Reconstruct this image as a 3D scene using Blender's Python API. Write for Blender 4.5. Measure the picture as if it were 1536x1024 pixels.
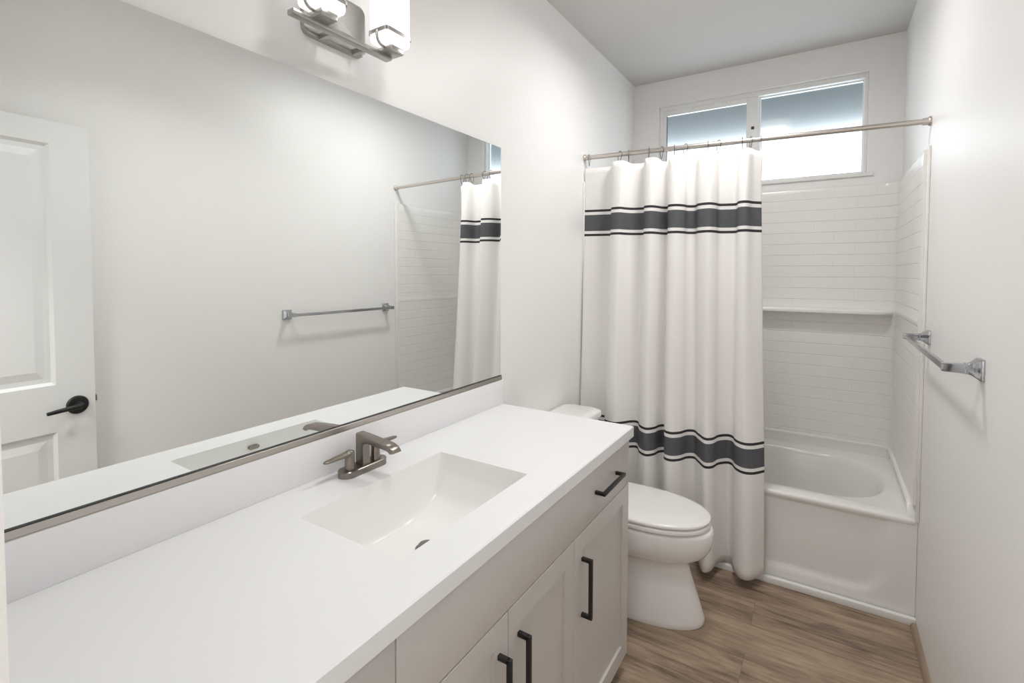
import bpy, bmesh, math, random
from mathutils import Vector, Matrix

sc = bpy.context.scene
for o in list(bpy.data.objects):
    bpy.data.objects.remove(o)
COL = sc.collection
random.seed(4)

# ------------------------------------------------------------------ camera
F_PX, CY = 738.92, 435.24
YAW, PITCH, ROLL = 0.5658, 0.0357, 0.0021
cam_d = bpy.data.cameras.new('camera')
cam_d.sensor_width = 36.0
cam_d.lens = F_PX / 1536 * 36.0
cam_d.shift_y = -(512 - CY) / 1536
cam_d.clip_start = 0.01
cam = bpy.data.objects.new('camera', cam_d)
COL.objects.link(cam)
_r = Vector((math.cos(YAW), math.sin(YAW), 0)); _f = Vector((-math.sin(YAW), math.cos(YAW), 0)); _u = Vector((0, 0, 1))
_F = _f * math.cos(PITCH) - _u * math.sin(PITCH)
_U2 = _u * math.cos(PITCH) + _f * math.sin(PITCH)
_R = _r * math.cos(ROLL) + _U2 * math.sin(ROLL)
_U = _U2 * math.cos(ROLL) - _r * math.sin(ROLL)
m3 = Matrix((_R, _U, -_F)).transposed()
cam.matrix_world = Matrix.Translation((1.173, -1.7508, 1.4764)) @ m3.to_4x4()
sc.camera = cam

# ------------------------------------------------------------------ world and light
w = bpy.data.worlds.new('sky'); sc.world = w; w.use_nodes = True
bg = w.node_tree.nodes['Background']
bg.inputs[0].default_value = (0.84, 0.93, 1.0, 1)
bg.inputs[1].default_value = 4.2
sc.view_settings.view_transform = 'Standard'
sc.view_settings.look = 'None'
sc.view_settings.gamma = 1.0
sc.view_settings.use_curve_mapping = False
sc.view_settings.exposure = 0.11
try:
    sc.cycles.use_denoising = True
    sc.cycles.max_bounces = 14
    sc.cycles.diffuse_bounces = 8
    sc.cycles.glossy_bounces = 6
    sc.cycles.transmission_bounces = 8
    sc.cycles.sample_clamp_indirect = 4.0
except Exception:
    pass
LAMP_CEIL = 9.9       # watts of the ceiling lamp
FILL_VAN = 4.0         # added unseen fill over the vanity, balances the brightness
FILL_HALL = 26.0       # added unseen fill in the hall behind the camera
SHADE_GLOW = 0.72       # emission of the vanity light's glass

def area(name, loc, size, power, color, rot=(0, 0, 0), shape='DISK', spread=180):
    l = bpy.data.lights.new(name, 'AREA'); l.shape = shape; l.size = size
    l.energy = power; l.color = color; l.spread = math.radians(spread)
    o = bpy.data.objects.new(name, l); o.location = loc; o.rotation_euler = rot
    COL.objects.link(o); return o
area('ceiling_lamp_light', (0.762, 0.50, 2.700), 0.24, LAMP_CEIL, (1.0, 0.985, 0.975), spread=174)
area('added_vanity_fill_light', (0.762, -0.75, 2.700), 0.24, FILL_VAN, (1.0, 0.985, 0.975), spread=125)  # added fill for the counter end, source not seen
area('added_hall_fill_light', (0.50, -2.45, 2.78), 0.5, FILL_HALL, (1.0, 0.98, 0.965))  # added fill through the doorway, source not seen

# ------------------------------------------------------------------ materials
def mat(name, color, rough=0.5, metal=0.0, spec=0.5, bump=None, coat=0.0, emis=None, trans=0.0, ior=1.45):
    m = bpy.data.materials.new(name); m.use_nodes = True
    nt = m.node_tree; b = nt.nodes['Principled BSDF']
    b.inputs['Base Color'].default_value = (*color, 1)
    b.inputs['Roughness'].default_value = rough
    b.inputs['Metallic'].default_value = metal
    b.inputs['Specular IOR Level'].default_value = spec
    b.inputs['Coat Weight'].default_value = coat
    b.inputs['Transmission Weight'].default_value = trans
    b.inputs['IOR'].default_value = ior
    if emis:
        b.inputs['Emission Color'].default_value = (*emis[0], 1)
        b.inputs['Emission Strength'].default_value = emis[1]
    if bump:
        sc_, st, dist = bump
        tc = nt.nodes.new('ShaderNodeTexCoord')
        n = nt.nodes.new('ShaderNodeTexNoise'); n.inputs['Scale'].default_value = sc_; n.inputs['Detail'].default_value = 3
        bp = nt.nodes.new('ShaderNodeBump'); bp.inputs['Strength'].default_value = st; bp.inputs['Distance'].default_value = dist
        nt.links.new(tc.outputs['Object'], n.inputs['Vector'])
        nt.links.new(n.outputs['Fac'], bp.inputs['Height'])
        nt.links.new(bp.outputs['Normal'], b.inputs['Normal'])
    return m

M = {}
M['wall'] = mat('wall_paint', (0.855, 0.845, 0.835), 0.42, bump=(170, 0.35, 0.0012))
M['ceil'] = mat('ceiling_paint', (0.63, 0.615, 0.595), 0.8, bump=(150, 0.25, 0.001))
M['trim'] = mat('white_trim_paint', (0.83, 0.83, 0.82), 0.35)
M['doorp'] = mat('door_paint', (0.80, 0.80, 0.795), 0.38)
M['vinyl'] = mat('window_vinyl', (0.84, 0.84, 0.83), 0.35)
M['quartz'] = mat('white_quartz', (0.825, 0.83, 0.842), 0.22)
M['basin'] = mat('basin_white', (0.86, 0.855, 0.84), 0.16)
M['cab'] = mat('greige_cabinet_paint', (0.59, 0.565, 0.54), 0.38)
M['black'] = mat('matte_black_metal', (0.012, 0.012, 0.013), 0.38)
M['dark'] = mat('dark_gasket', (0.03, 0.035, 0.035), 0.6)
M['mirror'] = mat('mirror_silver', (0.93, 0.955, 0.945), 0.0, metal=1.0)
M['mirror_edge'] = mat('mirror_edge_glass', (0.10, 0.13, 0.125), 0.3)
M['porcelain'] = mat('porcelain', (0.87, 0.86, 0.85), 0.12, coat=0.3)
M['seat'] = mat('toilet_seat_plastic', (0.82, 0.805, 0.79), 0.22)
M['acrylic'] = mat('tub_acrylic', (0.84, 0.83, 0.81), 0.14)
M['apron'] = M['acrylic']
M['nickel'] = mat('satin_nickel', (0.62, 0.58, 0.54), 0.33, metal=1.0)
M['bronze'] = mat('brushed_dark_nickel', (0.27, 0.24, 0.21), 0.28, metal=1.0)
M['channel'] = mat('mirror_channel_metal', (0.52, 0.485, 0.45), 0.38, metal=1.0)
M['chrome'] = mat('chrome', (0.42, 0.43, 0.45), 0.07, metal=1.0)
M['fixture'] = mat('fixture_satin_nickel', (0.46, 0.445, 0.43), 0.30, metal=1.0)
M['wire'] = mat('hook_wire', (0.16, 0.15, 0.145), 0.4, metal=0.9)
M['shade'] = mat('opal_glass_shade', (0.9, 0.9, 0.9), 0.25, emis=((1.0, 0.985, 0.97), SHADE_GLOW))
M['ceil_glass'] = mat('opal_ceiling_glass', (0.9, 0.9, 0.9), 0.3, emis=((1.0, 0.96, 0.9), 4.5))
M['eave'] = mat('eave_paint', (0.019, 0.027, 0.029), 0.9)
M['clear'] = mat('smooth_inner_glass', (0.97, 0.99, 1.0), 0.07, trans=1.0, ior=1.42)
M['frost'] = mat('frosted_glass', (0.93, 0.97, 0.98), 0.44, trans=1.0, ior=1.42)

def wood_floor():
    m = bpy.data.materials.new('oak_plank_floor'); m.use_nodes = True
    nt = m.node_tree; b = nt.nodes['Principled BSDF']; N = nt.nodes.new; L = nt.links.new
    tc = N('ShaderNodeTexCoord')
    mp = N('ShaderNodeMapping'); mp.inputs['Location'].default_value = (0.28, 0.055, 0)
    L(tc.outputs['Object'], mp.inputs['Vector'])
    br = N('ShaderNodeTexBrick'); br.offset = 0.37; br.squash = 1.0
    br.inputs['Color1'].default_value = (0, 0, 0, 1); br.inputs['Color2'].default_value = (1, 1, 1, 1)
    br.inputs['Mortar'].default_value = (0.5, 0.5, 0.5, 1)
    br.inputs['Scale'].default_value = 1.0
    br.inputs['Brick Width'].default_value = 1.22; br.inputs['Row Height'].default_value = 0.182
    br.inputs['Mortar Size'].default_value = 0.0009; br.inputs['Mortar Smooth'].default_value = 0.3
    br.inputs['Bias'].default_value = 0.0
    L(mp.outputs['Vector'], br.inputs['Vector'])
    # shift the grain per plank
    sep = N('ShaderNodeSeparateXYZ'); L(tc.outputs['Object'], sep.inputs[0])
    sh = N('ShaderNodeMath'); sh.operation = 'MULTIPLY'; sh.inputs[1].default_value = 7.3
    L(br.outputs['Color'], sh.inputs[0])
    ax = N('ShaderNodeMath'); ax.operation = 'ADD'; L(sep.outputs[0], ax.inputs[0]); L(sh.outputs[0], ax.inputs[1])
    cmb = N('ShaderNodeCombineXYZ'); L(ax.outputs[0], cmb.inputs[0]); L(sep.outputs[1], cmb.inputs[1]); L(sh.outputs[0], cmb.inputs[2])
    mg = N('ShaderNodeMapping'); mg.inputs['Scale'].default_value = (2.6, 34, 1); L(cmb.outputs[0], mg.inputs['Vector'])
    n1 = N('ShaderNodeTexNoise'); n1.inputs['Scale'].default_value = 1.0; n1.inputs['Detail'].default_value = 7
    n1.inputs['Roughness'].default_value = 0.65; n1.inputs['Distortion'].default_value = 0.8
    L(mg.outputs[0], n1.inputs['Vector'])
    mg2 = N('ShaderNodeMapping'); mg2.inputs['Scale'].default_value = (3.2, 9, 1); L(cmb.outputs[0], mg2.inputs['Vector'])
    n2 = N('ShaderNodeTexNoise'); n2.inputs['Scale'].default_value = 1.0; n2.inputs['Detail'].default_value = 4; n2.inputs['Distortion'].default_value = 1.6
    L(mg2.outputs[0], n2.inputs['Vector'])
    mg3 = N('ShaderNodeMapping'); mg3.inputs['Scale'].default_value = (9, 160, 1); L(cmb.outputs[0], mg3.inputs['Vector'])
    n3 = N('ShaderNodeTexNoise'); n3.inputs['Scale'].default_value = 1.0; n3.inputs['Detail'].default_value = 3; L(mg3.outputs[0], n3.inputs['Vector'])
    a1 = N('ShaderNodeMath'); a1.operation = 'MULTIPLY'; a1.inputs[1].default_value = 0.55; L(n1.outputs['Fac'], a1.inputs[0])
    a2 = N('ShaderNodeMath'); a2.operation = 'MULTIPLY_ADD'; a2.inputs[1].default_value = 0.38; L(n2.outputs['Fac'], a2.inputs[0]); L(a1.outputs[0], a2.inputs[2])
    a3 = N('ShaderNodeMath'); a3.operation = 'MULTIPLY_ADD'; a3.inputs[1].default_value = 0.24; L(n3.outputs['Fac'], a3.inputs[0]); L(a2.outputs[0], a3.inputs[2])
    a4 = N('ShaderNodeMath'); a4.operation = 'MULTIPLY_ADD'; a4.inputs[1].default_value = 0.10; L(br.outputs['Color'], a4.inputs[0]); L(a3.outputs[0], a4.inputs[2])
    cr = N('ShaderNodeValToRGB'); e = cr.color_ramp.elements
    e[0].position = 0.42; e[0].color = (0.080, 0.056, 0.038, 1)
    e[1].position = 0.84; e[1].color = (0.50, 0.385, 0.27, 1)
    x = e.new(0.545); x.color = (0.235, 0.170, 0.119, 1)
    x = e.new(0.66); x.color = (0.355, 0.267, 0.188, 1)
    L(a4.outputs[0], cr.inputs[0])
    mx = N('ShaderNodeMix'); mx.data_type = 'RGBA'; mx.inputs[7].default_value = (0.17, 0.125, 0.09, 1)
    L(br.outputs['Fac'], mx.inputs[0]); L(cr.outputs[0], mx.inputs[6])
    L(mx.outputs[2], b.inputs['Base Color'])
    b.inputs['Roughness'].default_value = 0.5
    bp = N('ShaderNodeBump'); bp.inputs['Strength'].default_value = 0.15; bp.inputs['Distance'].default_value = 0.001
    L(a3.outputs[0], bp.inputs['Height']); L(bp.outputs[0], b.inputs['Normal'])
    return m
M['floor'] = wood_floor()
def wood_strip():
    m = bpy.data.materials.new('oak_strip'); m.use_nodes = True
    nt = m.node_tree; b = nt.nodes['Principled BSDF']; N = nt.nodes.new; L = nt.links.new
    tc = N('ShaderNodeTexCoord'); mg = N('ShaderNodeMapping'); mg.inputs['Scale'].default_value = (60, 4, 60)
    L(tc.outputs['Object'], mg.inputs[0])
    n = N('ShaderNodeTexNoise'); n.inputs['Scale'].default_value = 1; n.inputs['Detail'].default_value = 4; L(mg.outputs[0], n.inputs['Vector'])
    cr = N('ShaderNodeValToRGB'); cr.color_ramp.elements[0].color = (0.17, 0.12, 0.085, 1); cr.color_ramp.elements[1].color = (0.42, 0.32, 0.23, 1)
    L(n.outputs['Fac'], cr.inputs[0]); L(cr.outputs[0], b.inputs['Base Color']); b.inputs['Roughness'].default_value = 0.5
    return m
M['strip'] = wood_strip()

def subway():
    m = bpy.data.materials.new('molded_subway_acrylic'); m.use_nodes = True
    nt = m.node_tree; b = nt.nodes['Principled BSDF']; N = nt.nodes.new; L = nt.links.new
    b.inputs['Base Color'].default_value = (0.85, 0.835, 0.815, 1)
    b.inputs['Roughness'].default_value = 0.26
    uv = N('ShaderNodeUVMap'); uv.uv_map = 'UVMap'
    br = N('ShaderNodeTexBrick'); br.offset = 0.5
    br.inputs['Color1'].default_value = (1, 1, 1, 1); br.inputs['Color2'].default_value = (1, 1, 1, 1); br.inputs['Mortar'].default_value = (0, 0, 0, 1)
    br.inputs['Scale'].default_value = 1.0
    br.inputs['Brick Width'].default_value = 0.205; br.inputs['Row Height'].default_value = 0.0662
    br.inputs['Mortar Size'].default_value = 0.0026; br.inputs['Mortar Smooth'].default_value = 0.7
    L(uv.outputs[0], br.inputs['Vector'])
    b2 = N('ShaderNodeTexBrick'); b2.offset = 0.0
    for nm, v in (('Color1', (1, 1, 1, 1)), ('Color2', (1, 1, 1, 1)), ('Mortar', (0, 0, 0, 1)), ('Scale', 1.0), ('Brick Width', 400.0), ('Row Height', 0.0662), ('Mortar Size', 0.0034), ('Mortar Smooth', 0.6)):
        b2.inputs[nm].default_value = v
    mv = N('ShaderNodeMapping'); mv.inputs['Location'].default_value = (100, 0, 0); L(uv.outputs[0], mv.inputs[0]); L(mv.outputs[0], b2.inputs['Vector'])
    mxx = N('ShaderNodeMix'); mxx.data_type = 'FLOAT'; mxx.inputs[0].default_value = 0.65
    L(br.outputs['Color'], mxx.inputs[2]); L(b2.outputs['Color'], mxx.inputs[3])
    bp = N('ShaderNodeBump'); bp.inputs['Strength'].default_value = 0.75; bp.inputs['Distance'].default_value = 0.0022
    L(mxx.outputs[0], bp.inputs['Height']); L(bp.outputs[0], b.inputs['Normal'])
    return m
M['subway'] = subway()

def curtain_mat():
    m = bpy.data.materials.new('striped_linen'); m.use_nodes = True
    nt = m.node_tree; b = nt.nodes['Principled BSDF']; N = nt.nodes.new; L = nt.links.new
    uv = N('ShaderNodeUVMap'); uv.uv_map = 'UVMap'
    sep = N('ShaderNodeSeparateXYZ'); L(uv.outputs[0], sep.inputs[0])
    def band(lo, hi):
        g = N('ShaderNodeMath'); g.operation = 'GREATER_THAN'; g.inputs[1].default_value = lo; L(sep.outputs[1], g.inputs[0])
        l = N('ShaderNodeMath'); l.operation = 'LESS_THAN'; l.inputs[1].default_value = hi; L(sep.outputs[1], l.inputs[0])
        mu = N('ShaderNodeMath'); mu.operation = 'MULTIPLY'; L(g.outputs[0], mu.inputs[0]); L(l.outputs[0], mu.inputs[1])
        return mu.outputs[0]
    def add(a, c):
        s = N('ShaderNodeMath'); s.operation = 'ADD'; s.use_clamp = True; L(a, s.inputs[0]); L(c, s.inputs[1]); return s.outputs[0]
    wide = thin = None
    for top in (1.815, 0.688):
        t1 = band(top - 0.0125, top); t2 = band(top - 0.146, top - 0.1335); wd = band(top - 0.118, top - 0.029)
        thin = add(t1, t2) if thin is None else add(thin, add(t1, t2))
        wide = wd if wide is None else add(wide, wd)
    # weave
    mg = N('ShaderNodeMapping'); mg.inputs['Scale'].default_value = (500, 420, 1); L(uv.outputs[0], mg.inputs[0])
    n = N('ShaderNodeTexNoise'); n.inputs['Scale'].default_value = 1; n.inputs['Detail'].default_value = 1; L(mg.outputs[0], n.inputs['Vector'])
    crw = N('ShaderNodeValToRGB'); crw.color_ramp.elements[0].position = .3; crw.color_ramp.elements[1].position = .7
    crw.color_ramp.elements[0].color = (0.070, 0.073, 0.079, 1); crw.color_ramp.elements[1].color = (0.150, 0.155, 0.165, 1)
    L(n.outputs['Fac'], crw.inputs[0])
    m1 = N('ShaderNodeMix'); m1.data_type = 'RGBA'; m1.inputs[6].default_value = (0.85, 0.838, 0.822, 1); L(crw.outputs[0], m1.inputs[7]); L(wide, m1.inputs[0])
    m2 = N('ShaderNodeMix'); m2.data_type = 'RGBA'; m2.inputs[7].default_value = (0.045, 0.043, 0.043, 1); L(m1.outputs[2], m2.inputs[6]); L(thin, m2.inputs[0])
    L(m2.outputs[2], b.inputs['Base Color']); b.inputs['Roughness'].default_value = 0.9; b.inputs['Specular IOR Level'].default_value = 0.15
    bp = N('ShaderNodeBump'); bp.inputs['Strength'].default_value = 0.2; bp.inputs['Distance'].default_value = 0.0006
    L(n.outputs['Fac'], bp.inputs['Height']); L(bp.outputs[0], b.inputs['Normal'])
    return m
M['curtain'] = curtain_mat()

# ------------------------------------------------------------------ mesh helpers
def obj(name, bm, m, parent=None, smooth=True, angle=38, loc=None):
    bmesh.ops.recalc_face_normals(bm, faces=bm.faces)
    me = bpy.data.meshes.new(name); bm.to_mesh(me); bm.free()
    for mm in (m if isinstance(m, (list, tuple)) else [m]):
        me.materials.append(mm)
    if smooth:
        me.polygons.foreach_set('use_smooth', [True] * len(me.polygons))
        me.set_sharp_from_angle(angle=math.radians(angle))
    o = bpy.data.objects.new(name, me); COL.objects.link(o)
    if parent is not None:
        o.parent = parent
        pl = Vector((0, 0, 0)); p = parent
        while p is not None:
            pl += p.location; p = p.parent
        o.location = -pl        # shapes are written in room coordinates
    return o
def thing(name, label, cat, loc=(0, 0, 0), group=None):
    o = bpy.data.objects.new(name, None); COL.objects.link(o)
    o.location = loc; o.empty_display_size = 0.05
    o['label'] = label; o['category'] = cat
    if group: o['group'] = group
    return o
def tag(o, label, cat, group=None):
    o['label'] = label; o['category'] = cat
    if group: o['group'] = group
    return o
def struct(o, label=None, cat=None):
    o['kind'] = 'structure'
    if label: o['label'] = label
    if cat: o['category'] = cat
    return o
def B():
    return bmesh.new()
def box(bm, x0, y0, z0, x1, y1, z1, bev=0.0, seg=3):
    r = bmesh.ops.create_cube(bm, size=1.0)
    vs = r['verts']
    for v in vs:
        v.co = Vector((x0 + (v.co.x + .5) * (x1 - x0), y0 + (v.co.y + .5) * (y1 - y0), z0 + (v.co.z + .5) * (z1 - z0)))
    if bev > 0:
        es = list({e for v in vs for e in v.link_edges})
        bmesh.ops.bevel(bm, geom=es, offset=bev, segments=seg, profile=0.5, affect='EDGES')
    return bm
def loft(bm, loops, closed=True, cap0=True, cap1=True):
    rows = [[bm.verts.new(p) for p in lp] for lp in loops]
    n = len(rows[0])
    for a, b in zip(rows, rows[1:]):
        for i in range(n if closed else n - 1):
            j = (i + 1) % n
            bm.faces.new((a[i], a[j], b[j], b[i]))
    if cap0: bm.faces.new(rows[0][::-1])
    if cap1: bm.faces.new(rows[-1])
    return bm
def ring(c, ax, r, n=24, ry=None):
    ax = Vector(ax).normalized()
    t = Vector((0, 0, 1)) if abs(ax.z) < .9 else Vector((1, 0, 0))
    u = ax.cross(t).normalized(); v = ax.cross(u)
    ry = r if ry is None else ry
    return [Vector(c) + u * math.cos(2 * math.pi * i / n) * r + v * math.sin(2 * math.pi * i / n) * ry for i in range(n)]
def cyl(bm, p0, p1, r0, r1=None, n=28):
    p0, p1 = Vector(p0), Vector(p1); r1 = r0 if r1 is None else r1
    return loft(bm, [ring(p0, p1 - p0, r0, n), ring(p1, p1 - p0, r1, n)])
def lathe(bm, c, ax, prof, n=32):
    c = Vector(c); a = Vector(ax).normalized()
    return loft(bm, [ring(c + a * h, a, max(r, 1e-4), n) for h, r in prof])
def tube(bm, pts, r, n=10, closed=False, rr=None):
    pts = [Vector(p) for p in pts]; N = len(pts); loops = []; u = None
    for i, p in enumerate(pts):
        if closed: t = pts[(i + 1) % N] - pts[i - 1]
        else: t = pts[min(i + 1, N - 1)] - pts[max(i - 1, 0)]
        t.normalize()
        if u is None:
            k = Vector((0, 0, 1)) if abs(t.z) < .9 else Vector((1, 0, 0))
            u = t.cross(k).normalized()
        u = (u - t * u.dot(t)).normalized(); v = t.cross(u)
        q = rr[i] if rr else r
        loops.append([p + u * math.cos(2 * math.pi * k / n) * q + v * math.sin(2 * math.pi * k / n) * q for k in range(n)])
    if closed: loops.append(loops[0]); 
    if closed:
        rows = [[bm.verts.new(p) for p in lp] for lp in loops[:-1]]
        for i in range(N):
            a, b = rows[i], rows[(i + 1) % N]
            for k in range(n):
                j = (k + 1) % n
                bm.faces.new((a[k], a[j], b[j], b[k]))
        return bm
    return loft(bm, loops)
def rrect(x0, y0, x1, y1, r, z, n=8):
    r = min(r, (x1 - x0) / 2 - 1e-4, (y1 - y0) / 2 - 1e-4); out = []
    for cx, cy, a0 in ((x1 - r, y1 - r, 0), (x0 + r, y1 - r, 90), (x0 + r, y0 + r, 180), (x1 - r, y0 + r, 270)):
        for k in range(n + 1):
            a = math.radians(a0 + 90 * k / n)
            out.append(Vector((cx + r * math.cos(a), cy + r * math.sin(a), z)))
    return out
def lerp(a, b, t): return a + (b - a) * t
def sstep(a, b, x):
    t = max(0, min(1, (x - a) / (b - a))); return t * t * (3 - 2 * t)
def catmull(pts, per=6):
    out = []; P = [pts[0]] + list(pts) + [pts[-1]]
    for i in range(1, len(P) - 2):
        p0, p1, p2, p3 = [Vector(q) for q in P[i - 1:i + 3]]
        for k in range(per):
            t = k / per
            out.append(0.5 * ((2 * p1) + (p2 - p0) * t + (2 * p0 - 5 * p1 + 4 * p2 - p3) * t * t + (3 * p1 - p0 - 3 * p2 + p3) * t ** 3))
    out.append(Vector(P[-2])); return out

# ------------------------------------------------------------------ dimensions (metres)
W, YB, YF, H = 1.524, 1.724, -1.661, 2.803
T = 0.12
DX0, DX1, DH = 0.72, 1.475, 2.10            # doorway in the front wall
WX0, WX1, WZ0, WZ1 = 0.171, 1.361, 2.040, 2.628   # window opening

# ------------------------------------------------------------------ room shell
b = B(); box(b, -1.2, -3.1, -0.1, W + T, YB + T, 0.0)
struct(obj('floor', b, M['floor']), 'brown wood plank floor running across the bathroom', 'floor')
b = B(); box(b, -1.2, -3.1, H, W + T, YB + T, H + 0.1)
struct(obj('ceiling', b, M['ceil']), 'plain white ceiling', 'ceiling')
b = B(); box(b, -T, YF - T, 0, 0, YB + T, H)
struct(obj('wall_left', b, M['wall']), 'white wall behind the mirror and toilet tank', 'wall')
b = B(); box(b, W, -3.1, 0, W + T, YB + T, H)
struct(obj('wall_right', b, M['wall']), 'white wall with the towel bar', 'wall')
b = B()
box(b, 0, YB, 0, W, YB + T, WZ0); box(b, 0, YB, WZ1, W, YB + T, H)
box(b, 0, YB, WZ0, WX0, YB + T, WZ1); box(b, WX1, YB, WZ0, W, YB + T, WZ1)
struct(obj('wall_back', b, M['wall']), 'white wall around the high window above the tub', 'wall')
b = B()
box(b, -T, YF - T, 0, DX0, YF, H); box(b, DX1, YF - T, 0, W, YF, H); box(b, DX0, YF - T, DH, DX1, YF, H)
struct(obj('wall_front', b, M['wall']), 'white wall edge beside the doorway at the left border', 'wall')
b = B(); box(b, -1.2, -3.2, 0, W + T, -3.1, H)
struct(obj('wall_hall', b, M['wall']))
b = B(); box(b, -1.3, -3.2, 0, -1.2, YF - T, H)
struct(obj('wall_hall_side', b, M['wall']))

# quarter round wooden strip along the right wall and white strip along the tub foot
b = B()
prof = [(0, 0)] + [(-0.020 * math.cos(math.radians(a)), 0.022 * math.sin(math.radians(a))) for a in range(0, 91, 15)]
loft(b, [[Vector((W + px, y, pz)) for px, pz in prof] for y in (YF, 0.842)])
struct(obj('baseboard_right', b, M['strip']), 'thin brown wooden quarter-round strip at the foot of the right wall', 'baseboard')
b = B(); box(b, 0.0, 0.846, 0, W, 0.868, 0.032, 0.004)
struct(obj('trim_1', b, M['trim']), 'white strip along the foot of the bathtub', 'trim')

# ------------------------------------------------------------------ window
win = bpy.data.objects.new('window_1', None); COL.objects.link(win); win.location = (0.766, YB, WZ0)
struct(win, 'white sliding window with two frosted panes above the tub', 'window')
def pane_faces(b):
    for f in b.faces:
        f.normal_update()
        f.material_index = 1 if f.normal.y < -.9 else 0
def frame_bm(x0, z0, x1, z1, l, r, bt, tp, y0, y1, bev=0.002):
    b = B()
    box(b, x0, y0, z0, x0 + l, y1, z1, bev); box(b, x1 - r, y0, z0, x1, y1, z1, bev)
    box(b, x0 + l, y0, z0, x1 - r, y1, z0 + bt, bev); box(b, x0 + l, y0, z1 - tp, x1 - r, y1, z1, bev)
    return b
obj('frame', frame_bm(WX0, WZ0, WX1, WZ1, 0.024, 0.018, 0.022, 0.030, YB + 0.030, YB + 0.105), M['vinyl'], win)
sash = obj('sash', frame_bm(0.192, 2.058, 0.792, 2.602, 0.026, 0.066, 0.026, 0.034, YB + 0.036, YB + 0.062), M['vinyl'], win)
b = B(); box(b, 0.216, YB + 0.046, 2.082, 0.728, YB + 0.051, 2.570); pane_faces(b); obj('pane', b, [M['frost'], M['clear']], sash, smooth=False)
obj('gasket', frame_bm(0.215, 2.081, 0.729, 2.571, 0.0075, 0.002, 0.002, 0.002, YB + 0.0435, YB + 0.0455, 0), M['dark'], sash)
fx = obj('fixed_frame', frame_bm(0.780, 2.056, 1.346, 2.602, 0.024, 0.008, 0.016, 0.010, YB + 0.066, YB + 0.092), M['vinyl'], win)
b = B(); box(b, 0.802, YB + 0.076, 2.066, 1.342, YB + 0.081, 2.596); pane_faces(b); obj('pane', b, [M['frost'], M['clear']], fx, smooth=False)
b = B(); box(b, 0.755, YB + 0.028, 2.395, 0.772, YB + 0.038, 2.412, 0.002); box(b, 0.755, YB + 0.028, 2.325, 0.772, YB + 0.038, 2.338, 0.002)
obj('latch', b, M['black'], win)
b = B(); box(b, 0.150, YB - 0.014, WZ0 - 0.010, 1.390, YB + 0.034, WZ0 + 0.012, 0.004)
struct(obj('trim_2', b, M['trim']), 'thin white window sill', 'trim')
# roof overhang outside
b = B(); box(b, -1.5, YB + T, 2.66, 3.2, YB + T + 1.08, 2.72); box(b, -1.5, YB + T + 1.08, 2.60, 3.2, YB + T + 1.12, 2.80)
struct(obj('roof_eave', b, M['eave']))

# ------------------------------------------------------------------ door (open against the right wall, seen in the mirror)
dl = 0.715; dth = 0.035
door = bpy.data.objects.new('door_1', None); COL.objects.link(door)
struct(door, 'white two-panel door with black lever, seen in the mirror', 'door')
def door_leaf():
    # local: u along leaf from hinge (0) to free edge (dl), v thickness (room face at 0), z height
    b = B(); z0, z1 = 0.010, 2.075
    us = [0, 0.125, dl - 0.128, dl]; zs = [z0, 0.24, 0.828, 1.02, 1.985, z1]
    cut = {(1, 1), (1, 3)}
    for i in range(3):
        for k in range(5):
            u0, u1, a0, a1 = us[i], us[i + 1], zs[k], zs[k + 1]
            if (i, k) in cut:
                d1, d2, wd = 0.011, 0.004, 0.030
                lv = [(0, 0), (0.012, d1), (wd, d1), (wd + 0.03, d2)]
                prev = None
                for off, dep in lv:
                    cur = [b.verts.new((dep, u, z)) for u, z in ((u0 + off, a0 + off), (u1 - off, a0 + off), (u1 - off, a1 - off), (u0 + off, a1 - off))]
                    if prev:
                        for q in range(4):
                            b.faces.new((prev[q], prev[(q + 1) % 4], cur[(q + 1) % 4], cur[q]))
                    prev = cur
                b.faces.new(prev)
            else:
                b.faces.new([b.verts.new((0, u, z)) for u, z in ((u0, a0), (u1, a0), (u1, a1), (u0, a1))])
    c = [(0, z0), (dl, z0), (dl, z1), (0, z1)]
    for q in range(4):
        (u0, a0), (u1, a1) = c[q], c[(q + 1) % 4]
        b.faces.new([b.verts.new(p) for p in ((0, u0, a0), (dth, u0, a0), (dth, u1, a1), (0, u1, a1))])
    b.faces.new([b.verts.new((dth, u, z)) for u, z in c])
    bmesh.ops.remove_doubles(b, verts=b.verts, dist=1e-5)
    return b
leaf = obj('door_leaf', door_leaf(), M['doorp'], door, smooth=False)
hb = B()
lathe(hb, (0.0, dl - 0.062, 0.925), (-1, 0, 0), [(0, 0.0375), (0.006, 0.0375), (0.010, 0.034), (0.011, 0.014), (0.042, 0.012), (0.048, 0.010)], 36)
tube(hb, [(-0.042, dl - 0.062, 0.926), (-0.050, dl - 0.075, 0.926), (-0.052, dl - 0.10, 0.925), (-0.052, dl - 0.15, 0.921), (-0.051, dl - 0.175, 0.918)], 0.0085, 12, rr=[0.010, 0.0105, 0.0095, 0.0085, 0.007])
handle = obj('lever_handle', hb, M['black'], door)
lb = B(); box(lb, 0.010, dl - 0.001, 0.925, 0.024, dl + 0.010, 0.952, 0.002)
obj('latch_bolt', lb, M['bronze'], door)
door.location = (1.424, YF + 0.004, 0); door.rotation_euler = (0, 0, -math.radians(3.6))

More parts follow.
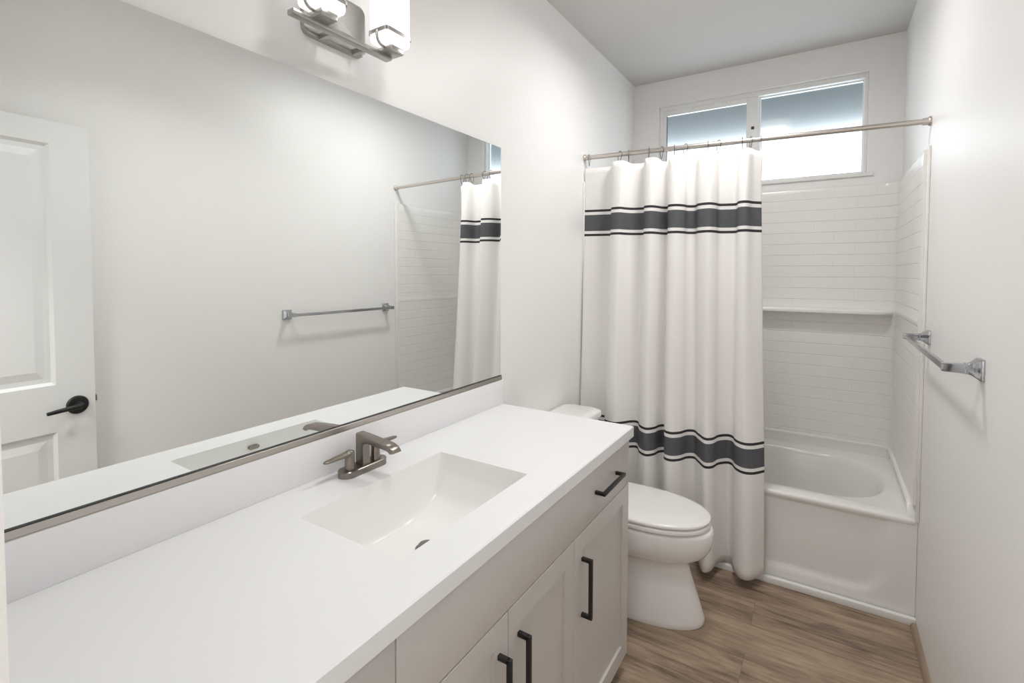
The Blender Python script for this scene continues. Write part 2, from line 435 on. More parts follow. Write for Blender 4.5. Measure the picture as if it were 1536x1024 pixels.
# ------------------------------------------------------------------ vanity cabinet
XF = 0.577; YV0, YV1 = -1.650, -0.006
yA, yBm, yC = -0.472, -0.824, -1.174
van = thing('vanity_cabinet', 'greige shaker vanity cabinet with black bar pulls under the white countertop', 'cabinet', (0.29, -0.83, 0))
b = B(); xb = XF - 0.021; p_ = 0.018
for q in ((0.003, YV0, 0.055, xb, YV0 + p_, 0.876), (0.003, YV1 - p_, 0.055, xb, YV1, 0.876), (0.003, YV0 + p_, 0.055, xb, YV1 - p_, 0.055 + p_), (0.003, YV0 + p_, 0.055 + p_, 0.012, YV1 - p_, 0.876),
          (xb - p_, YV0 + p_, 0.055 + p_, xb, YV1 - p_, 0.10), (xb - p_, YV0 + p_, 0.68, xb, YV1 - p_, 0.72), (xb - p_, YV0 + p_, 0.85, xb, YV1 - p_, 0.876),
          (xb - p_, yA - .02, 0.10, xb, yA + .02, 0.68), (xb - p_, yC - .02, 0.10, xb, yC + .02, 0.85), (xb - p_, yBm - .02, 0.10, xb, yBm + .02, 0.68)): box(b, *q)
obj('body', b, M['cab'], van)
b = B(); box(b, 0.01, YV0, 0.0, XF - 0.085, YV1 - 0.004, 0.055); obj('toe_kick', b, M['cab'], van)
GAP = 0.0016
def shaker(y0, y1, z0, z1, rail=0.058):
    b = B(); x1, x0 = XF, XF - 0.0205; rec = 0.0085
    y0 += GAP; y1 -= GAP; z0 += GAP; z1 -= GAP
    o_ = [(y0, z0), (y1, z0), (y1, z1), (y0, z1)]
    i_ = [(y0 + rail, z0 + rail), (y1 - rail, z0 + rail), (y1 - rail, z1 - rail), (y0 + rail, z1 - rail)]
    e = 0.0012
    ch = [(y0 + e, z0 + e), (y1 - e, z0 + e), (y1 - e, z1 - e), (y0 + e, z1 - e)]
    L = lambda pts, x: [Vector((x, y, z)) for y, z in pts]
    loft(b, [L(o_, x0), L(o_, x1 - e), L(ch, x1), L(i_, x1), L(i_, x1 - rec)])
    return b
def slab(y0, y1, z0, z1):
    b = B(); box(b, XF - 0.0205, y0 + GAP, z0 + GAP, XF, y1 - GAP, z1 - GAP, 0.0014, 2); return b
def pull(p0, p1, out=0.034, s=0.0055):
    # square bar pull from p0 to p1 (on the front face) standing off by `out`
    b = B(); y0, z0 = p0; y1, z1 = p1
    ys, zs = sorted((y0, y1)), sorted((z0, z1))
    box(b, XF + out - 2 * s, ys[0] - s, zs[0] - s, XF + out, ys[1] + s, zs[1] + s, 0.0012, 2)
    for y, z in (p0, p1):
        box(b, XF - 0.001, y - s, z - s, XF + out - s, y + s, z + s, 0.0010, 2)
    return b
for y0, y1, c in ((yC, YV1 + 0.002, -0.2285), (YV0, yC, (YV0 + yC) / 2)):
    dr = obj('drawer', slab(y0, y1, 0.704, 0.866), M['cab'], van)
    obj('pull', pull((c - 0.090, 0.786), (c + 0.090, 0.786)), M['black'], dr)
for y0, y1, hy in ((yA, YV1 + 0.002, yA + 0.054), (yBm, yA, yBm + 0.044), (yC, yBm, yBm - 0.040), (YV0, yC, yC - 0.046)):
    d = obj('door', shaker(y0, y1, 0.058, 0.7035), M['cab'], van)
    obj('pull', pull((hy, 0.452), (hy, 0.622)), M['black'], d)

# ------------------------------------------------------------------ countertop with integral basin
top = thing('vanity_countertop', 'white quartz vanity countertop with a rectangular integral sink basin', 'countertop', (0.29, -0.83, 0.877))
CX1, CY0, CY1, CZ0, CZ1 = 0.592, -1.658, 0.0, 0.877, 0.915
BX0, BX1, BY0, BY1, BD = 0.168, 0.484, -1.076, -0.582, 0.143
def counter_bm():
    b = B(); e = 0.003
    nx, ny = 44, 60
    def bz(x, y):
        dx = min(x - BX0, BX1 - x); dyf = BY1 - y; dyn = y - BY0
        a = 1 - (1 - max(0, min(1, dx / 0.040))) ** 2.6
        def end(d):
            t = max(0, min(1, d / 0.20)); return 0.14 * min(1, d / 0.006) + 0.86 * math.sqrt(1 - (1 - t) ** 2)
        q = end(dyf) * end(dyn)
        return CZ1 - BD * a * q
    # denser sampling near rims
    def spaced(lo, hi, n, k):
        out = []
        for i in range(n + 1):
            t = i / n; s = 0.5 - 0.5 * math.cos(math.pi * t); out.append(lerp(lo, hi, lerp(t, s, k)))
        return out
    xs = spaced(BX0, BX1, nx, 0.85); ys = spaced(BY0, BY1, ny, 0.6)
    g = [[b.verts.new((x, y, bz(x, y))) for x in xs] for y in ys]
    for i in range(ny):
        for j in range(nx):
            f = b.faces.new((g[i][j], g[i][j + 1], g[i + 1][j + 1], g[i + 1][j])); f.material_index = 1
    # flat top round the basin
    x0, x1, y0, y1 = 0.0, CX1 - e, CY0, CY1 - e
    V = lambda x, y, z=CZ1: b.verts.new((x, y, z))
    nl = [V(x0, ys[0])]; 
    c00, c10, c11, c01 = V(x0, y0), V(x1, y0), V(x1, y1), V(x0, y1)
    b.verts.remove(nl[0])
    b.faces.new([c00, c10] + g[0][::-1])
    b.faces.new([c10, c11] + [g[i][nx] for i in range(ny, -1, -1)])
    b.faces.new([c11, c01] + g[ny])
    b.faces.new([c01, c00] + [g[i][0] for i in range(ny + 1)])
    # eased edge, front, end and underside
    ring_ = [c00, c10, c11, c01]
    r2 = [V(0, CY0, CZ1 - e), V(CX1, CY0, CZ1 - e), V(CX1, CY1, CZ1 - e), V(0, CY1, CZ1 - e)]
    r3 = [V(0, CY0, CZ0), V(CX1, CY0, CZ0), V(CX1, CY1, CZ0), V(0, CY1, CZ0)]
    for A_, B_ in ((ring_, r2), (r2, r3)):
        for q in range(4):
            b.faces.new((A_[q], A_[(q + 1) % 4], B_[(q + 1) % 4], B_[q]))
    for f in b.faces: f.tag = False
    return b, bz
cb, bz = counter_bm()
ct = obj('slab', cb, [M['quartz'], M['basin']], top, angle=30)
for p_ in ct.data.polygons:
    if p_.material_index == 0: p_.use_smooth = False
b = B(); box(b, 0.0, CY0, CZ1, 0.019, CY1, 1.0205, 0.0015, 2); obj('backsplash', b, M['quartz'], top)
dcx, dcy = 0.328, -0.825
dz = bz(dcx, dcy)
b = B()
lathe(b, (dcx, dcy, dz - 0.004), (0, 0, 1), [(0, 0.029), (0.0055, 0.029), (0.0075, 0.0265), (0.0065, 0.0235), (0.002, 0.0225)], 40)
dr = obj('drain_flange', b, M['bronze'], top)
b = B(); lathe(b, (dcx, dcy, dz + 0.000), (0, 0, 1), [(0, 0.020), (0.009, 0.0215), (0.012, 0.020), (0.013, 0.010)], 36)
obj('drain_stopper', b, M['bronze'], dr)
b = B()
for k, (r_, xo) in enumerate(((0.0075, 0.0), )):
    lp = []
    for s in (0, 1):
        x = 0.4800 + s * 0.003 if s == 0 else 0.4700
        lp.append([Vector((x, -0.826 + 0.0115 * sg + 0.0065 * math.cos(math.radians(a)) , 0.884 + 0.0065 * math.sin(math.radians(a)))) for sg, rng in ((1, range(-90, 91, 15)), (-1, range(90, 271, 15))) for a in rng])
    loft(b, lp)
obj('overflow_slot', b, M['bronze'], top)

# ------------------------------------------------------------------ faucet
fau = thing('faucet', 'brushed dark nickel two-handle faucet behind the sink', 'faucet', (0.075, -0.808, CZ1))
FX, FY = 0.072, -0.808
b = B()
def stadium(z, hl, hw):
    return [Vector((FX + hw * math.sin(math.radians(a)), FY + sg * (hl - hw) + sg * hw * math.cos(math.radians(a)) * 1.0, z))
            for sg, rng in ((1, range(90, -91, -10)), (-1, range(-90, 91, 10))) for a in rng]
loft(b, [stadium(CZ1, .0795, .026), stadium(CZ1 + .0165, .0795, .026), stadium(CZ1 + .0185, .0775, .024)])
obj('base_plate', b, M['bronze'], fau)
# spout: flat-topped column and arm, side profile in x-z with a width that grows to the tip
def arc(cx, cz, r, a0, a1, n=6):
    return [(cx + r * math.cos(math.radians(lerp(a0, a1, k / n))), cz + r * math.sin(math.radians(lerp(a0, a1, k / n)))) for k in range(n + 1)]
sp = [(-.0165, .016), (-.0160, .060), (-.0160, .098)] + arc(-.0105, .1015, .0055, 180, 95) + [(.020, .1055), (.050, .1020), (.080, .0982), (.105, .0955)] \
   + [(.118, .0925), (.128, .0875), (.1345, .0805), (.1370, .0755), (.1230, .0715), (.1180, .0755), (.108, .0790), (.080, .0805), (.045, .0815)] + arc(.0245, .0735, .0080, 90, 180) + [(.0165, .050), (.0170, .016)]
def hw(x): return .0135 + .0035 * sstep(.02, .12, x)
b = B()
sl = [[b.verts.new((FX + x, FY + sd * hw(x), CZ1 + z)) for x, z in sp] for sd in (-1, 1)]
sf = [b.faces.new(sl[0]), b.faces.new(sl[1][::-1])]
n_ = len(sp)
for i in range(n_):
    j = (i + 1) % n_
    b.faces.new((sl[0][j], sl[0][i], sl[1][i], sl[1][j]))
b.normal_update()
es = [e_ for f in sf for e_ in f.edges]
bmesh.ops.bevel(b, geom=es, offset=.0042, segments=4, profile=0.5, affect='EDGES', clamp_overlap=True)
obj('spout', b, M['bronze'], fau, angle=45)
for sg in (-1, 1):
    hy = FY + sg * 0.046
    b = B()
    lathe(b, (FX, hy, CZ1 + .016), (0, 0, 1), [(0, .0150), (.006, .0140), (.020, .0132), (.032, .0130), (.0335, .0122), (.035, .0122)], 28)
    st = obj('handle_stem', b, M['bronze'], fau)
    b = B()
    lathe(b, (FX, hy, CZ1 + .0515), (0, 0, 1), [(0, .0130), (.010, .0132), (.015, .0122), (.017, .009)], 28)
    def lev(y, z, w_, h_):
        return [Vector((FX + w_ * math.copysign(abs(math.cos(a)) ** .7, math.cos(a)), y, z + h_ * math.copysign(abs(math.sin(a)) ** .7, math.sin(a)))) for a in [2 * math.pi * i / 16 for i in range(16)]]
    loft(b, [lev(hy + sg * d_, CZ1 + z_, w_, h_) for d_, z_, w_, h_ in ((-.010, .0620, .0085, .005), (0, .0615, .0125, .0068), (.015, .0610, .0122, .0062), (.045, .0600, .0100, .0050), (.072, .0590, .0080, .0042), (.081, .0588, .0060, .0032), (.083, .0588, .0035, .0018))])
    obj('lever', b, M['bronze'], st)

# ------------------------------------------------------------------ mirror
mir = thing('wall_mirror', 'large frameless wall mirror standing on the backsplash', 'mirror', (0.006, -0.83, 1.02))
MY0, MY1, MZ0, MZ1, MX = -1.656, -0.0115, 1.0235, 2.0005, 0.012
b = B(); box(b, 0.004, MY0, MZ0, MX, MY1, MZ1)
b.faces.ensure_lookup_table()
for f in b.faces: f.material_index = 0 if f.normal.x > .9 else 1
obj('glass', b, [M['mirror'], M['mirror_edge']], mir, smooth=False)
b = B(); box(b, 0.0, MY0, 1.0206, 0.0185, MY1, 1.0225, 0); box(b, 0.0135, MY0, 1.0225, 0.0185, MY1, 1.0375, 0.0008, 1)
obj('bottom_channel', b, M['channel'], mir)
b = B(); box(b, 0.0121, MY0, 1.0370, 0.0170, MY1, 1.0392); obj('channel_dark_strip', b, M['dark'], mir)  # thin dark strip along the channel's top edge

# ------------------------------------------------------------------ vanity light
vl = thing('vanity_light', 'satin nickel two-shade vanity light with square white glass above the mirror', 'wall lamp', (0.0, -0.838, 2.17))
VY = -0.838
def yz_rrect(x, y0, z0, y1, z1, r, n=6):
    return [Vector((x, p.x, p.y)) for p in rrect(y0, z0, y1, z1, r, 0, n)]
b = B(); loft(b, [yz_rrect(0.0, VY - .102, 2.102, VY + .100, 2.246, .022), yz_rrect(.016, VY - .102, 2.102, VY + .100, 2.246, .022), yz_rrect(.019, VY - .098, 2.106, VY + .096, 2.242, .020)])
obj('back_plate', b, M['fixture'], vl)
BZ = 2.101
b = B()
box(b, 0.068, -1.022, BZ - .007, 0.092, -.705, BZ + .006, .0015, 2)
for dy in (-.055, .055):
    box(b, 0.018, VY + dy - .006, BZ - .004, 0.080, VY + dy + .006, BZ + .012, .0012, 2)
obj('cross_bar', b, M['fixture'], vl)
SX0, SX1 = 0.058, 0.134
for cy in (-0.945, -0.7155):
    b = B(); cx = (SX0 + SX1) / 2
    box(b, cx - .030, cy - .024, BZ + .004, cx + .030, cy + .024, BZ + .021, .002, 2)
    cap = obj('shade_holder', b, M['fixture'], vl)
    b = B()
    zr = 2.1575; hx, hy_ = .0395, .0505
    hh = .0050
    loft(b, [rrect(cx - hx, cy - hy_, cx + hx, cy + hy_, .010, zr - hh, 4), rrect(cx - hx, cy - hy_, cx + hx, cy + hy_, .010, zr + hh, 4),
             rrect(cx - hx + .0028, cy - hy_ + .0028, cx + hx - .0028, cy + hy_ - .0028, .008, zr + hh, 4), rrect(cx - hx + .0028, cy - hy_ + .0028, cx + hx - .0028, cy + hy_ - .0028, .008, zr - hh, 4),
             rrect(cx - hx, cy - hy_, cx + hx, cy + hy_, .010, zr - hh, 4)], cap0=False, cap1=False)
    for sy in (-1, 1):
        pl_ = catmull([(cx, cy + sy * hy_, zr), (cx, cy + sy * hy_, zr - .014), (cx, cy + sy * (hy_ - .005), zr - .027), (cx, cy + sy * (hy_ - .015), zr - .035), (cx, cy + sy * .022, zr - .0365)], 4)
        tube(b, pl_, .0036, 8)
    obj('wire_cradle', b, M['fixture'], cap)
    b = B()
    L0 = lambda e, z, r=.012: rrect(SX0 + e, cy - .0475 + e, SX1 - e, cy + .0475 - e, r, z, 5)
    loft(b, [L0(.008, BZ + .027, .008), L0(.002, BZ + .031), L0(0, BZ + .037), L0(0, 2.335), L0(.004, 2.335), L0(.004, BZ + .045)])
    obj('glass_shade', b, M['shade'], vl)

# ------------------------------------------------------------------ ceiling lamps (above the frame; the vanity one is added as fill)
for lx, ly, lab in ((0.762, 0.5, 'round flush white glass ceiling light in front of the shower rod'), (0.762, -0.75, 'added unseen round white glass ceiling light above the vanity, for fill')):
    cl = thing('ceiling_light', lab, 'ceiling lamp', (lx, ly, H))
    b = B(); lathe(b, (lx, ly, H), (0, 0, -1), [(0, .155), (.030, .155), (.034, .150)], 48); obj('base', b, M['fixture'], cl)
    b = B(); lathe(b, (lx, ly, H - .034), (0, 0, -1), [(0, .146), (.025, .140), (.045, .115), (.058, .07), (.062, .02)], 48); obj('glass_dome', b, M['ceil_glass'], cl)

# ------------------------------------------------------------------ toilet
TY = 0.392
toi = thing('toilet', 'white toilet with closed elongated lid between the vanity and the tub', 'toilet', (0.4, TY, 0))
def egg(xb, xf, hw, z, n=56, pb=2.6, xc=None, cy=TY):
    xc = lerp(xb, xf, 0.46) if xc is None else xc
    out = []
    for i in range(n):
        a = 2 * math.pi * i / n; ca, sa = math.cos(a), math.sin(a)
        if ca >= 0:
            x = xc + (xf - xc) * abs(ca) ** (2 / 2.15); y = hw * math.copysign(abs(sa) ** (2 / 2.15), sa)
        else:
            x = xc - (xc - xb) * abs(ca) ** (2 / pb); y = hw * math.copysign(abs(sa) ** (2 / pb), sa)
        out.append(Vector((x, cy + y, z)))
    return out
b = B()
loft(b, [egg(.16, .772, .138, 0), egg(.155, .776, .141, .006), egg(.155, .774, .140, .025), egg(.17, .752, .131, .09), egg(.18, .725, .120, .17), egg(.18, .708, .113, .225),
         egg(.17, .706, .113, .245), egg(.15, .722, .125, .262), egg(.14, .752, .148, .278), egg(.13, .778, .166, .298), egg(.12, .795, .177, .325), egg(.11, .803, .183, .36),
         egg(.11, .803, .184, .395), egg(.11, .800, .182, .404), egg(.115, .792, .176, .410)])
obj('bowl', b, M['porcelain'], toi, angle=60)
b = B()
loft(b, [egg(.270, .784, .172, .4150, pb=3.4), egg(.262, .792, .180, .4185, pb=3.4), egg(.262, .793, .181, .430, pb=3.4), egg(.265, .789, .177, .4345, pb=3.4)])
obj('seat', b, M['seat'], toi, angle=50)
b = B()
loft(b, [egg(.255, .781, .170, .4385, pb=3.4), egg(.247, .791, .180, .4415, pb=3.4), egg(.247, .792, .181, .448, pb=3.4), egg(.25, .787, .177, .4535, pb=3.4), egg(.27, .765, .160, .457, pb=3.2), egg(.33, .68, .105, .4595, pb=2.8), egg(.42, .58, .04, .4605, pb=2.4)])
obj('lid', b, M['seat'], toi, angle=50)
def tloop(x0, x1, hw, z, r=.045): return rrect(x0, TY - hw, x1, TY + hw, r, z, 8)
b = B(); loft(b, [tloop(.03, .20, .19, .395), tloop(.022, .212, .20, .42), tloop(.016, .218, .212, .60), tloop(.014, .220, .216, .745)])
obj('tank', b, M['porcelain'], toi, angle=50)
b = B(); loft(b, [tloop(.012, .224, .220, .748), tloop(.008, .230, .226, .752), tloop(.008, .230, .226, .772), tloop(.012, .226, .222, .780), tloop(.03, .208, .204, .785)])
obj('tank_lid', b, M['porcelain'], toi, angle=50)

# ------------------------------------------------------------------ bathtub
tub = thing('bathtub', 'white alcove bathtub with plain apron behind the striped curtain', 'bathtub', (0.762, 1.29, 0))
b = B()
RR = lambda x0, y0, x1, y1, r, z: rrect(x0, y0, x1, y1, r, z, 10)
loft(b, [RR(.003, .892, 1.521, 1.715, .01, .03), RR(.003, .892, 1.521, 1.715, .01, .40), RR(.002, .876, 1.522, 1.717, .012, .415), RR(.002, .8715, 1.522, 1.717, .014, .425),
         RR(.002, .8715, 1.522, 1.717, .015, .434), RR(.003, .874, 1.521, 1.716, .016, .4395), RR(.009, .879, 1.515, 1.713, .018, .4425), RR(.012, .884, 1.512, 1.71, .02, .4435),
         RR(.045, .930, 1.478, 1.672, .05, .4430), RR(.055, .945, 1.468, 1.66, .08, .4400), RR(.085, .985, 1.452, 1.640, .26, .4330), RR(.093, .998, 1.444, 1.630, .27, .4270),
         RR(.100, 1.008, 1.434, 1.621, .27, .414), RR(.108, 1.018, 1.42, 1.612, .27, .39), RR(.135, 1.045, 1.36, 1.59, .25, .25), RR(.160, 1.070, 1.31, 1.57, .23, .16),
         RR(.20, 1.11, 1.25, 1.535, .2, .12), RR(.26, 1.17, 1.18, 1.475, .15, .105)])
obj('tub_shell', b, M['acrylic'], tub, angle=60)
# apron with a shallow recessed field
b = B(); nx, nz = 110, 44
def apy(x, z):
    # rounded field boundary distance
    cx, cz, hw, hh, r = 0.762, 0.46, 0.655, 0.385, 0.12
    qx, qz = abs(x - cx) - hw + r, abs(z - cz) - hh + r
    d = math.hypot(max(qx, 0), max(qz, 0)) + min(max(qx, qz), 0) - r
    inside = sstep(0.028, -0.028, d) if False else 1 - sstep(-0.03, 0.02, d)
    t = 0.876 + 0.011 * inside
    return t
g = [[b.verts.new((lerp(.001, 1.523, i / nx), apy(lerp(.001, 1.523, i / nx), lerp(.004, .432, k / nz)), lerp(.004, .432, k / nz))) for i in range(nx + 1)] for k in range(nz + 1)]
for k in range(nz):
    for i in range(nx):
        b.faces.new((g[k][i], g[k][i + 1], g[k + 1][i + 1], g[k + 1][i]))
back = [[b.verts.new((x, .900, z)) for x in (.001, 1.523)] for z in (.004, .432)]
b.faces.new([back[0][0], back[0][1], back[1][1], back[1][0]])
b.faces.new([back[0][1], back[0][0]] + g[0])
b.faces.new([back[1][0], back[1][1]] + g[nz][::-1])
b.faces.new([back[0][0], back[1][0]] + [g[k][0] for k in range(nz, -1, -1)])
b.faces.new([back[1][1], back[0][1]] + [g[k][nx] for k in range(nz + 1)])
obj('apron', b, M['apron'], tub, angle=60)

def upath(x0, x1, yf, yb, r, n=10):
    pts = [Vector((x0, yf, 0))]
    for k in range(n + 1):
        a = math.radians(180 - 90 * k / n); pts.append(Vector((x0 + r + r * math.cos(a), yb - r + r * math.sin(a), 0)))
    for k in range(n + 1):
        a = math.radians(90 - 90 * k / n); pts.append(Vector((x1 - r + r * math.cos(a), yb - r + r * math.sin(a), 0)))
    pts.append(Vector((x1, yf, 0))); return pts
# raised lip of the tub under the surround: profile swept along the three walls
b = B()
prof = [(-.010, .438), (.016, .438), (.018, .460), (.018, .488), (.022, .496), (.022, .502), (.017, .507), (.008, .508), (-.010, .507)]
# profile offset is measured inwards from the wall line
loops = []
base_in = [(off, z) for off, z in prof]
for off, z in base_in:
    o_ = .010 + off
    loops.append([Vector((p.x, p.y, z)) for p in upath(.004 + o_, W - .004 - o_, .94, YB - .008 - o_, .075 - off)])
    lp = loops[-1]
    for k, t in ((0, 0), (-1, 0)):
        q_ = lp[k]
        for y_, h_ in ((.915, .8), (.895, .35), (.885, .06)):
            v_ = Vector((q_.x, y_, .4425 + max(0, z - .4425) * h_))
            if k == 0: lp.insert(0, v_)
            else: lp.append(v_)
loft(b, loops, closed=False, cap0=False, cap1=False)
for k in (0, -1):
    ends = [lp[k] for lp in loops]
    b.faces.new([b.verts.new(p) for p in ends])
bmesh.ops.remove_doubles(b, verts=b.verts, dist=1e-6)
obj('rim_lip', b, M['acrylic'], tub, angle=60)

# ------------------------------------------------------------------ molded surround
sur = thing('tub_surround', 'white molded tub surround with subway-brick relief and a shelf', 'shower surround', (0.762, 1.70, 0.5))
b = B(); uvl = b.loops.layers.uv.new('UVMap')
SZ0, SZ1 = 0.506, 1.982
def off_path(o_): return upath(.004 + o_, W - .004 - o_, 0.868, YB - .004 - o_, .085 - o_)
ip = off_path(.019)
acc = [0.0]
for p, q in zip(ip, ip[1:]): acc.append(acc[-1] + (q - p).length)
# prolong the path with subdivisions for the straight runs
zs = [SZ0, .53, .80, 1.225, 1.250, 1.258, 1.264, 1.272, 1.278, 1.284, 1.310, 1.60, SZ1 - .03, SZ1 - .006, SZ1 - .001]
offs = [.0175, .0175, .0175, .0175, .0175, .0182, .019, .019, .0182, .0165, .0165, .0165, .0165, .0165, .0145]
rows = []
for z, o_ in zip(zs, offs):
    rows.append([b.verts.new((p.x, p.y, z)) for p in off_path(o_)])
topr = [b.verts.new((p.x, p.y, SZ1)) for p in off_path(.008)]
topb = [b.verts.new((p.x, p.y, SZ1)) for p in off_path(.001)]
botb = [b.verts.new((p.x, p.y, SZ0)) for p in off_path(.001)]
rows2 = rows + [topr, topb]
n = len(ip)
def q4(a, c, i, va, vc):
    f = b.faces.new((a[i], a[i + 1], c[i + 1], c[i]))
    for l, (u, v) in zip(f.loops, ((acc[i], va), (acc[i + 1], va), (acc[i + 1], vc), (acc[i], vc))): l[uvl].uv = (u + .055, v - SZ1 + .0662 * 60)
    return f
zz = zs + [SZ1, SZ1]
for k in range(len(rows2) - 1):
    for i in range(n - 1): q4(rows2[k], rows2[k + 1], i, zz[k], zz[k + 1])
for i in range(n - 1):
    q4(topb, botb, i, SZ1, SZ1); q4(botb, rows[0], i, SZ0, SZ0)
for e in (0, n - 1):
    b.faces.new([r[e] for r in rows2] + [botb[e]])
obj('wall_panel', b, M['subway'], sur, angle=50)
# front flanges lying on the side walls
for x0, x1 in ((0.0, .010), (W - .010, W)):
    b = B(); box(b, x0, 0.845, 0.445, x1, 0.872, SZ1 + .012, .003, 2); obj('flange', b, M['acrylic'], sur)
b = B()
def shelf_prof(x, inset):
    y1 = YB - .020; y0 = 1.612 + inset
    return [Vector((x, y1, 1.246)), Vector((x, y0 + .006, 1.246)), Vector((x, y0 + .001, 1.249)), Vector((x, y0, 1.256)), Vector((x, y0 + .001, 1.265)), Vector((x, y0 + .008, 1.2705)), Vector((x, y1, 1.273))]
xs_ = [(.026, .055), (.04, .03), (.07, .008), (.11, 0), (1.40, 0), (1.44, .008), (1.475, .03), (1.497, .055)]
loft(b, [shelf_prof(x, i) for x, i in xs_])
obj('shelf', b, M['acrylic'], sur, angle=50)

# ------------------------------------------------------------------ curtain rod
ZL, ZR_, RY = 2.1297, 2.0941, 0.862
def rodz(x): return lerp(ZL, ZR_, x / W)
rod = thing('curtain_rod', 'satin nickel shower curtain rod spanning the tub between the walls', 'curtain rod', (0.762, RY, 2.11))
b = B(); cyl(b, (.004, RY, rodz(.004)), (.80, RY, rodz(.80)), .0125, n=28); cyl(b, (.78, RY, rodz(.78)), (W - .004, RY, rodz(W - .004)), .0112, n=28)
obj('tube', b, M['nickel'], rod)
for x, s in ((0.0, 1), (W, -1)):
    b = B(); lathe(b, (x, RY, rodz(x)), (s, 0, 0), [(0, .0195), (.006, .0195), (.009, .018), (.011, .0150), (.030, .0148)], 32); obj('end_flange', b, M['nickel'], rod)

# ------------------------------------------------------------------ shower curtain
LOW = [(.012, .80), (.06, .80), (.16, .80), (.185, .735), (.24, .71), (.28, .74), (.315, .792), (.345, .80), (.378, .74), (.42, .71), (.45, .745), (.462, .797), (.485, .812), (.508, .728),
       (.545, .709), (.58, .74), (.604, .793), (.636, .808), (.665, .768), (.705, .712), (.735, .73), (.752, .79), (.785, .829), (.81, .82), (.834, .77), (.87, .74), (.91, .752), (.952, .812)]
UPP = [(.010, .855), (.06, .86), (.165, .86), (.19, .80), (.24, .785), (.26, .82), (.29, .855), (.35, .855), (.37, .80), (.41, .785), (.435, .83), (.445, .86), (.47, .87), (.495, .80),
       (.535, .785), (.565, .82), (.575, .86), (.61, .87), (.638, .81), (.69, .785), (.715, .82), (.725, .86), (.755, .87), (.80, .868), (.822, .80), (.855, .785), (.88, .83), (.912, .86)]
lowp = catmull([(x, y, 0) for x, y in LOW], 6); upp = catmull([(x, y, 0) for x, y in UPP], 6)
b = B(); uvl = b.loops.layers.uv.new('UVMap')
NZ = 64; n = len(lowp); ZH = 0.050
grid = []; su = [0.0]
for p, q in zip(lowp, lowp[1:]): su.append(su[-1] + (q - p).length)
for k in range(NZ + 1):
    t = k / NZ; row = []
    for i in range(n):
        zref_top = 2.062
        zr = lerp(ZH, zref_top, t)
        # fold shape from low to high; slightly tighter towards the bottom hem
        f = max(0.0, min(1.0, (zr - .54) / (1.80 - .54)))
        p = lowp[i].lerp(upp[i], f)
        if zr < .54:
            e = (.54 - zr) / .5
            p = Vector((p.x + (lowp[i].x - upp[i].x) * e * .15, p.y + (p.y - .772) * e * .45, 0))
        y = p.y
        if zr > 1.80:
            e = (zr - 1.80) / .262
            y = lerp(y, lerp(y, .850, .35), e)
        x = p.x
        tilt = (rodz(x) - rodz(.912)) * sstep(1.0, 2.0, zr)
        dip = 0.016 * sstep(1.93, 2.06, zr) * sstep(.80, .872, upp[i].y)
        hem = 0.0
        row.append((Vector((x, min(y, .866 if zr < .5 else .9), zr + tilt - dip)), zr))
    grid.append(row)
gv = [[b.verts.new(p) for p, _ in r] for r in grid]
for k in range(NZ):
    for i in range(n - 1):
        f = b.faces.new((gv[k][i], gv[k][i + 1], gv[k + 1][i + 1], gv[k + 1][i]))
        for l, (ii, kk) in zip(f.loops, ((i, k), (i + 1, k), (i + 1, k + 1), (i, k + 1))): l[uvl].uv = (su[ii], grid[kk][ii][1])
cur = obj('shower_curtain', b, M['curtain'], angle=80)
so = cur.modifiers.new('thickness', 'SOLIDIFY'); so.thickness = 0.0014; so.offset = 0
tag(cur, 'white linen shower curtain with two charcoal stripe bands hanging from the rod', 'shower curtain')

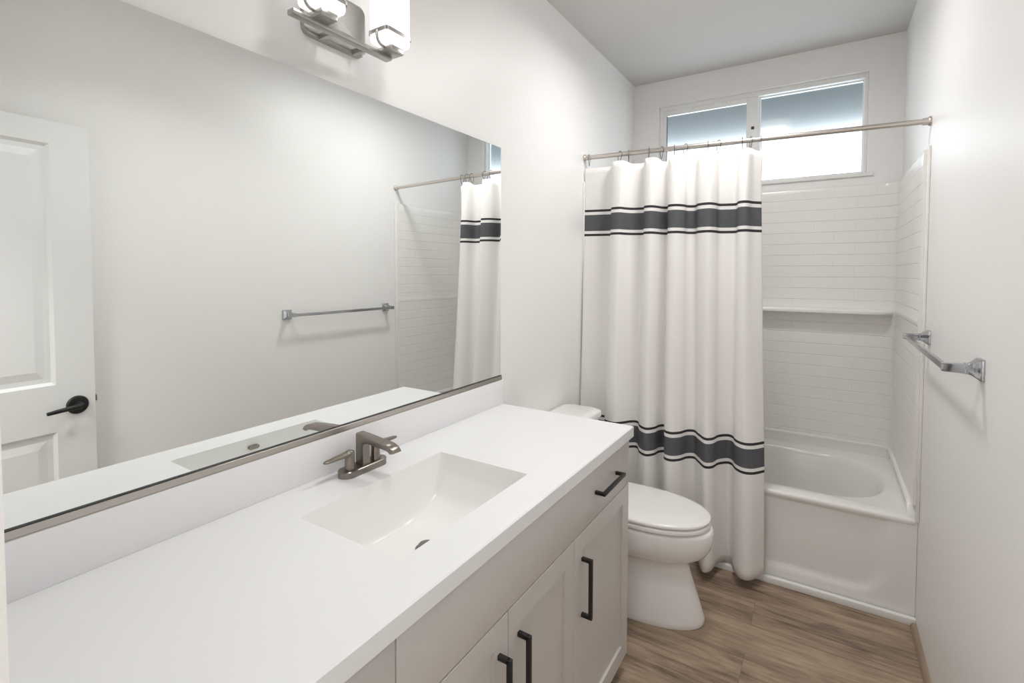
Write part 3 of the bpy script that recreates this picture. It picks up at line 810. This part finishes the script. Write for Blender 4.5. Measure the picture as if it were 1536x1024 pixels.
# curtain hooks
hooks = [(.030, 0.1), (.212, 1.0), (.262, 0.25), (.372, 0.35), (.440, 0.75), (.505, 0.2), (.560, 0.85), (.668, 0.2), (.718, 0.7), (.824, 0.15), (.862, 0.4), (.905, 0.1)]
words = ['nearest the left wall', 'second from the left wall, turned face-on', 'third from the left wall', 'fourth from the left wall', 'fifth from the left wall', 'sixth from the left wall', 'seventh from the left wall',
         'fifth from the curtain free edge', 'fourth from the curtain free edge', 'third from the curtain free edge', 'second from the curtain free edge', 'nearest the curtain free edge']
def hook_bm():
    b = B(); pts = []
    for k in range(28):
        a = 2 * math.pi * k / 28
        r_ = .0185
        y = r_ * math.sin(a); z = r_ * math.cos(a)
        if z < 0: z *= 2.35; y *= (1 - .35 * (-z / (.0185 * 2.35)))
        pts.append((0, y, z))
    tube(b, pts, .0016, 8, closed=True)
    return b
proto = None
for (x, rot), wd in zip(hooks, words):
    if proto is None:
        h = obj('curtain_hook', hook_bm(), M['wire']); proto = h
    else:
        h = proto.copy(); COL.objects.link(h)
    h.location = (x, RY - .002, rodz(x) - .002); h.rotation_euler = (0.12, 0, rot)
    tag(h, 'dark wire curtain hook on the shower rod, ' + wd, 'curtain hook', 'wire hooks along the shower rod')

# ------------------------------------------------------------------ towel bar
tb = thing('towel_bar', 'chrome towel bar with square flared posts on the right wall', 'towel bar', (W, 0.378, 1.225))
TZ, TX = 1.2265, 1.4515
TYN, TYF = -0.017, 0.752
b = B(); box(b, TX - .008, TYN, TZ - .0085, TX + .004, TYF, TZ + .0085, .0012, 2); obj('bar', b, M['chrome'], tb)
for y in (TYN, TYF):
    b = B()
    sq = lambda x, h, r: [Vector((x, y + p.x, TZ + p.y)) for p in rrect(-h, -h, h, h, r, 0, 4)]
    loft(b, [sq(W, .0285, .003), sq(W - .005, .0285, .003), sq(W - .009, .0265, .003), sq(W - .016, .0205, .003), sq(W - .023, .0160, .003), sq(W - .029, .0135, .002), sq(W - .031, .0140, .002), sq(W - .034, .0140, .002),
             sq(W - .036, .0125, .002), sq(TX - .006, .0110, .002), sq(TX - .009, .0108, .002)])
    obj('post', b, M['chrome'], tb, angle=30)
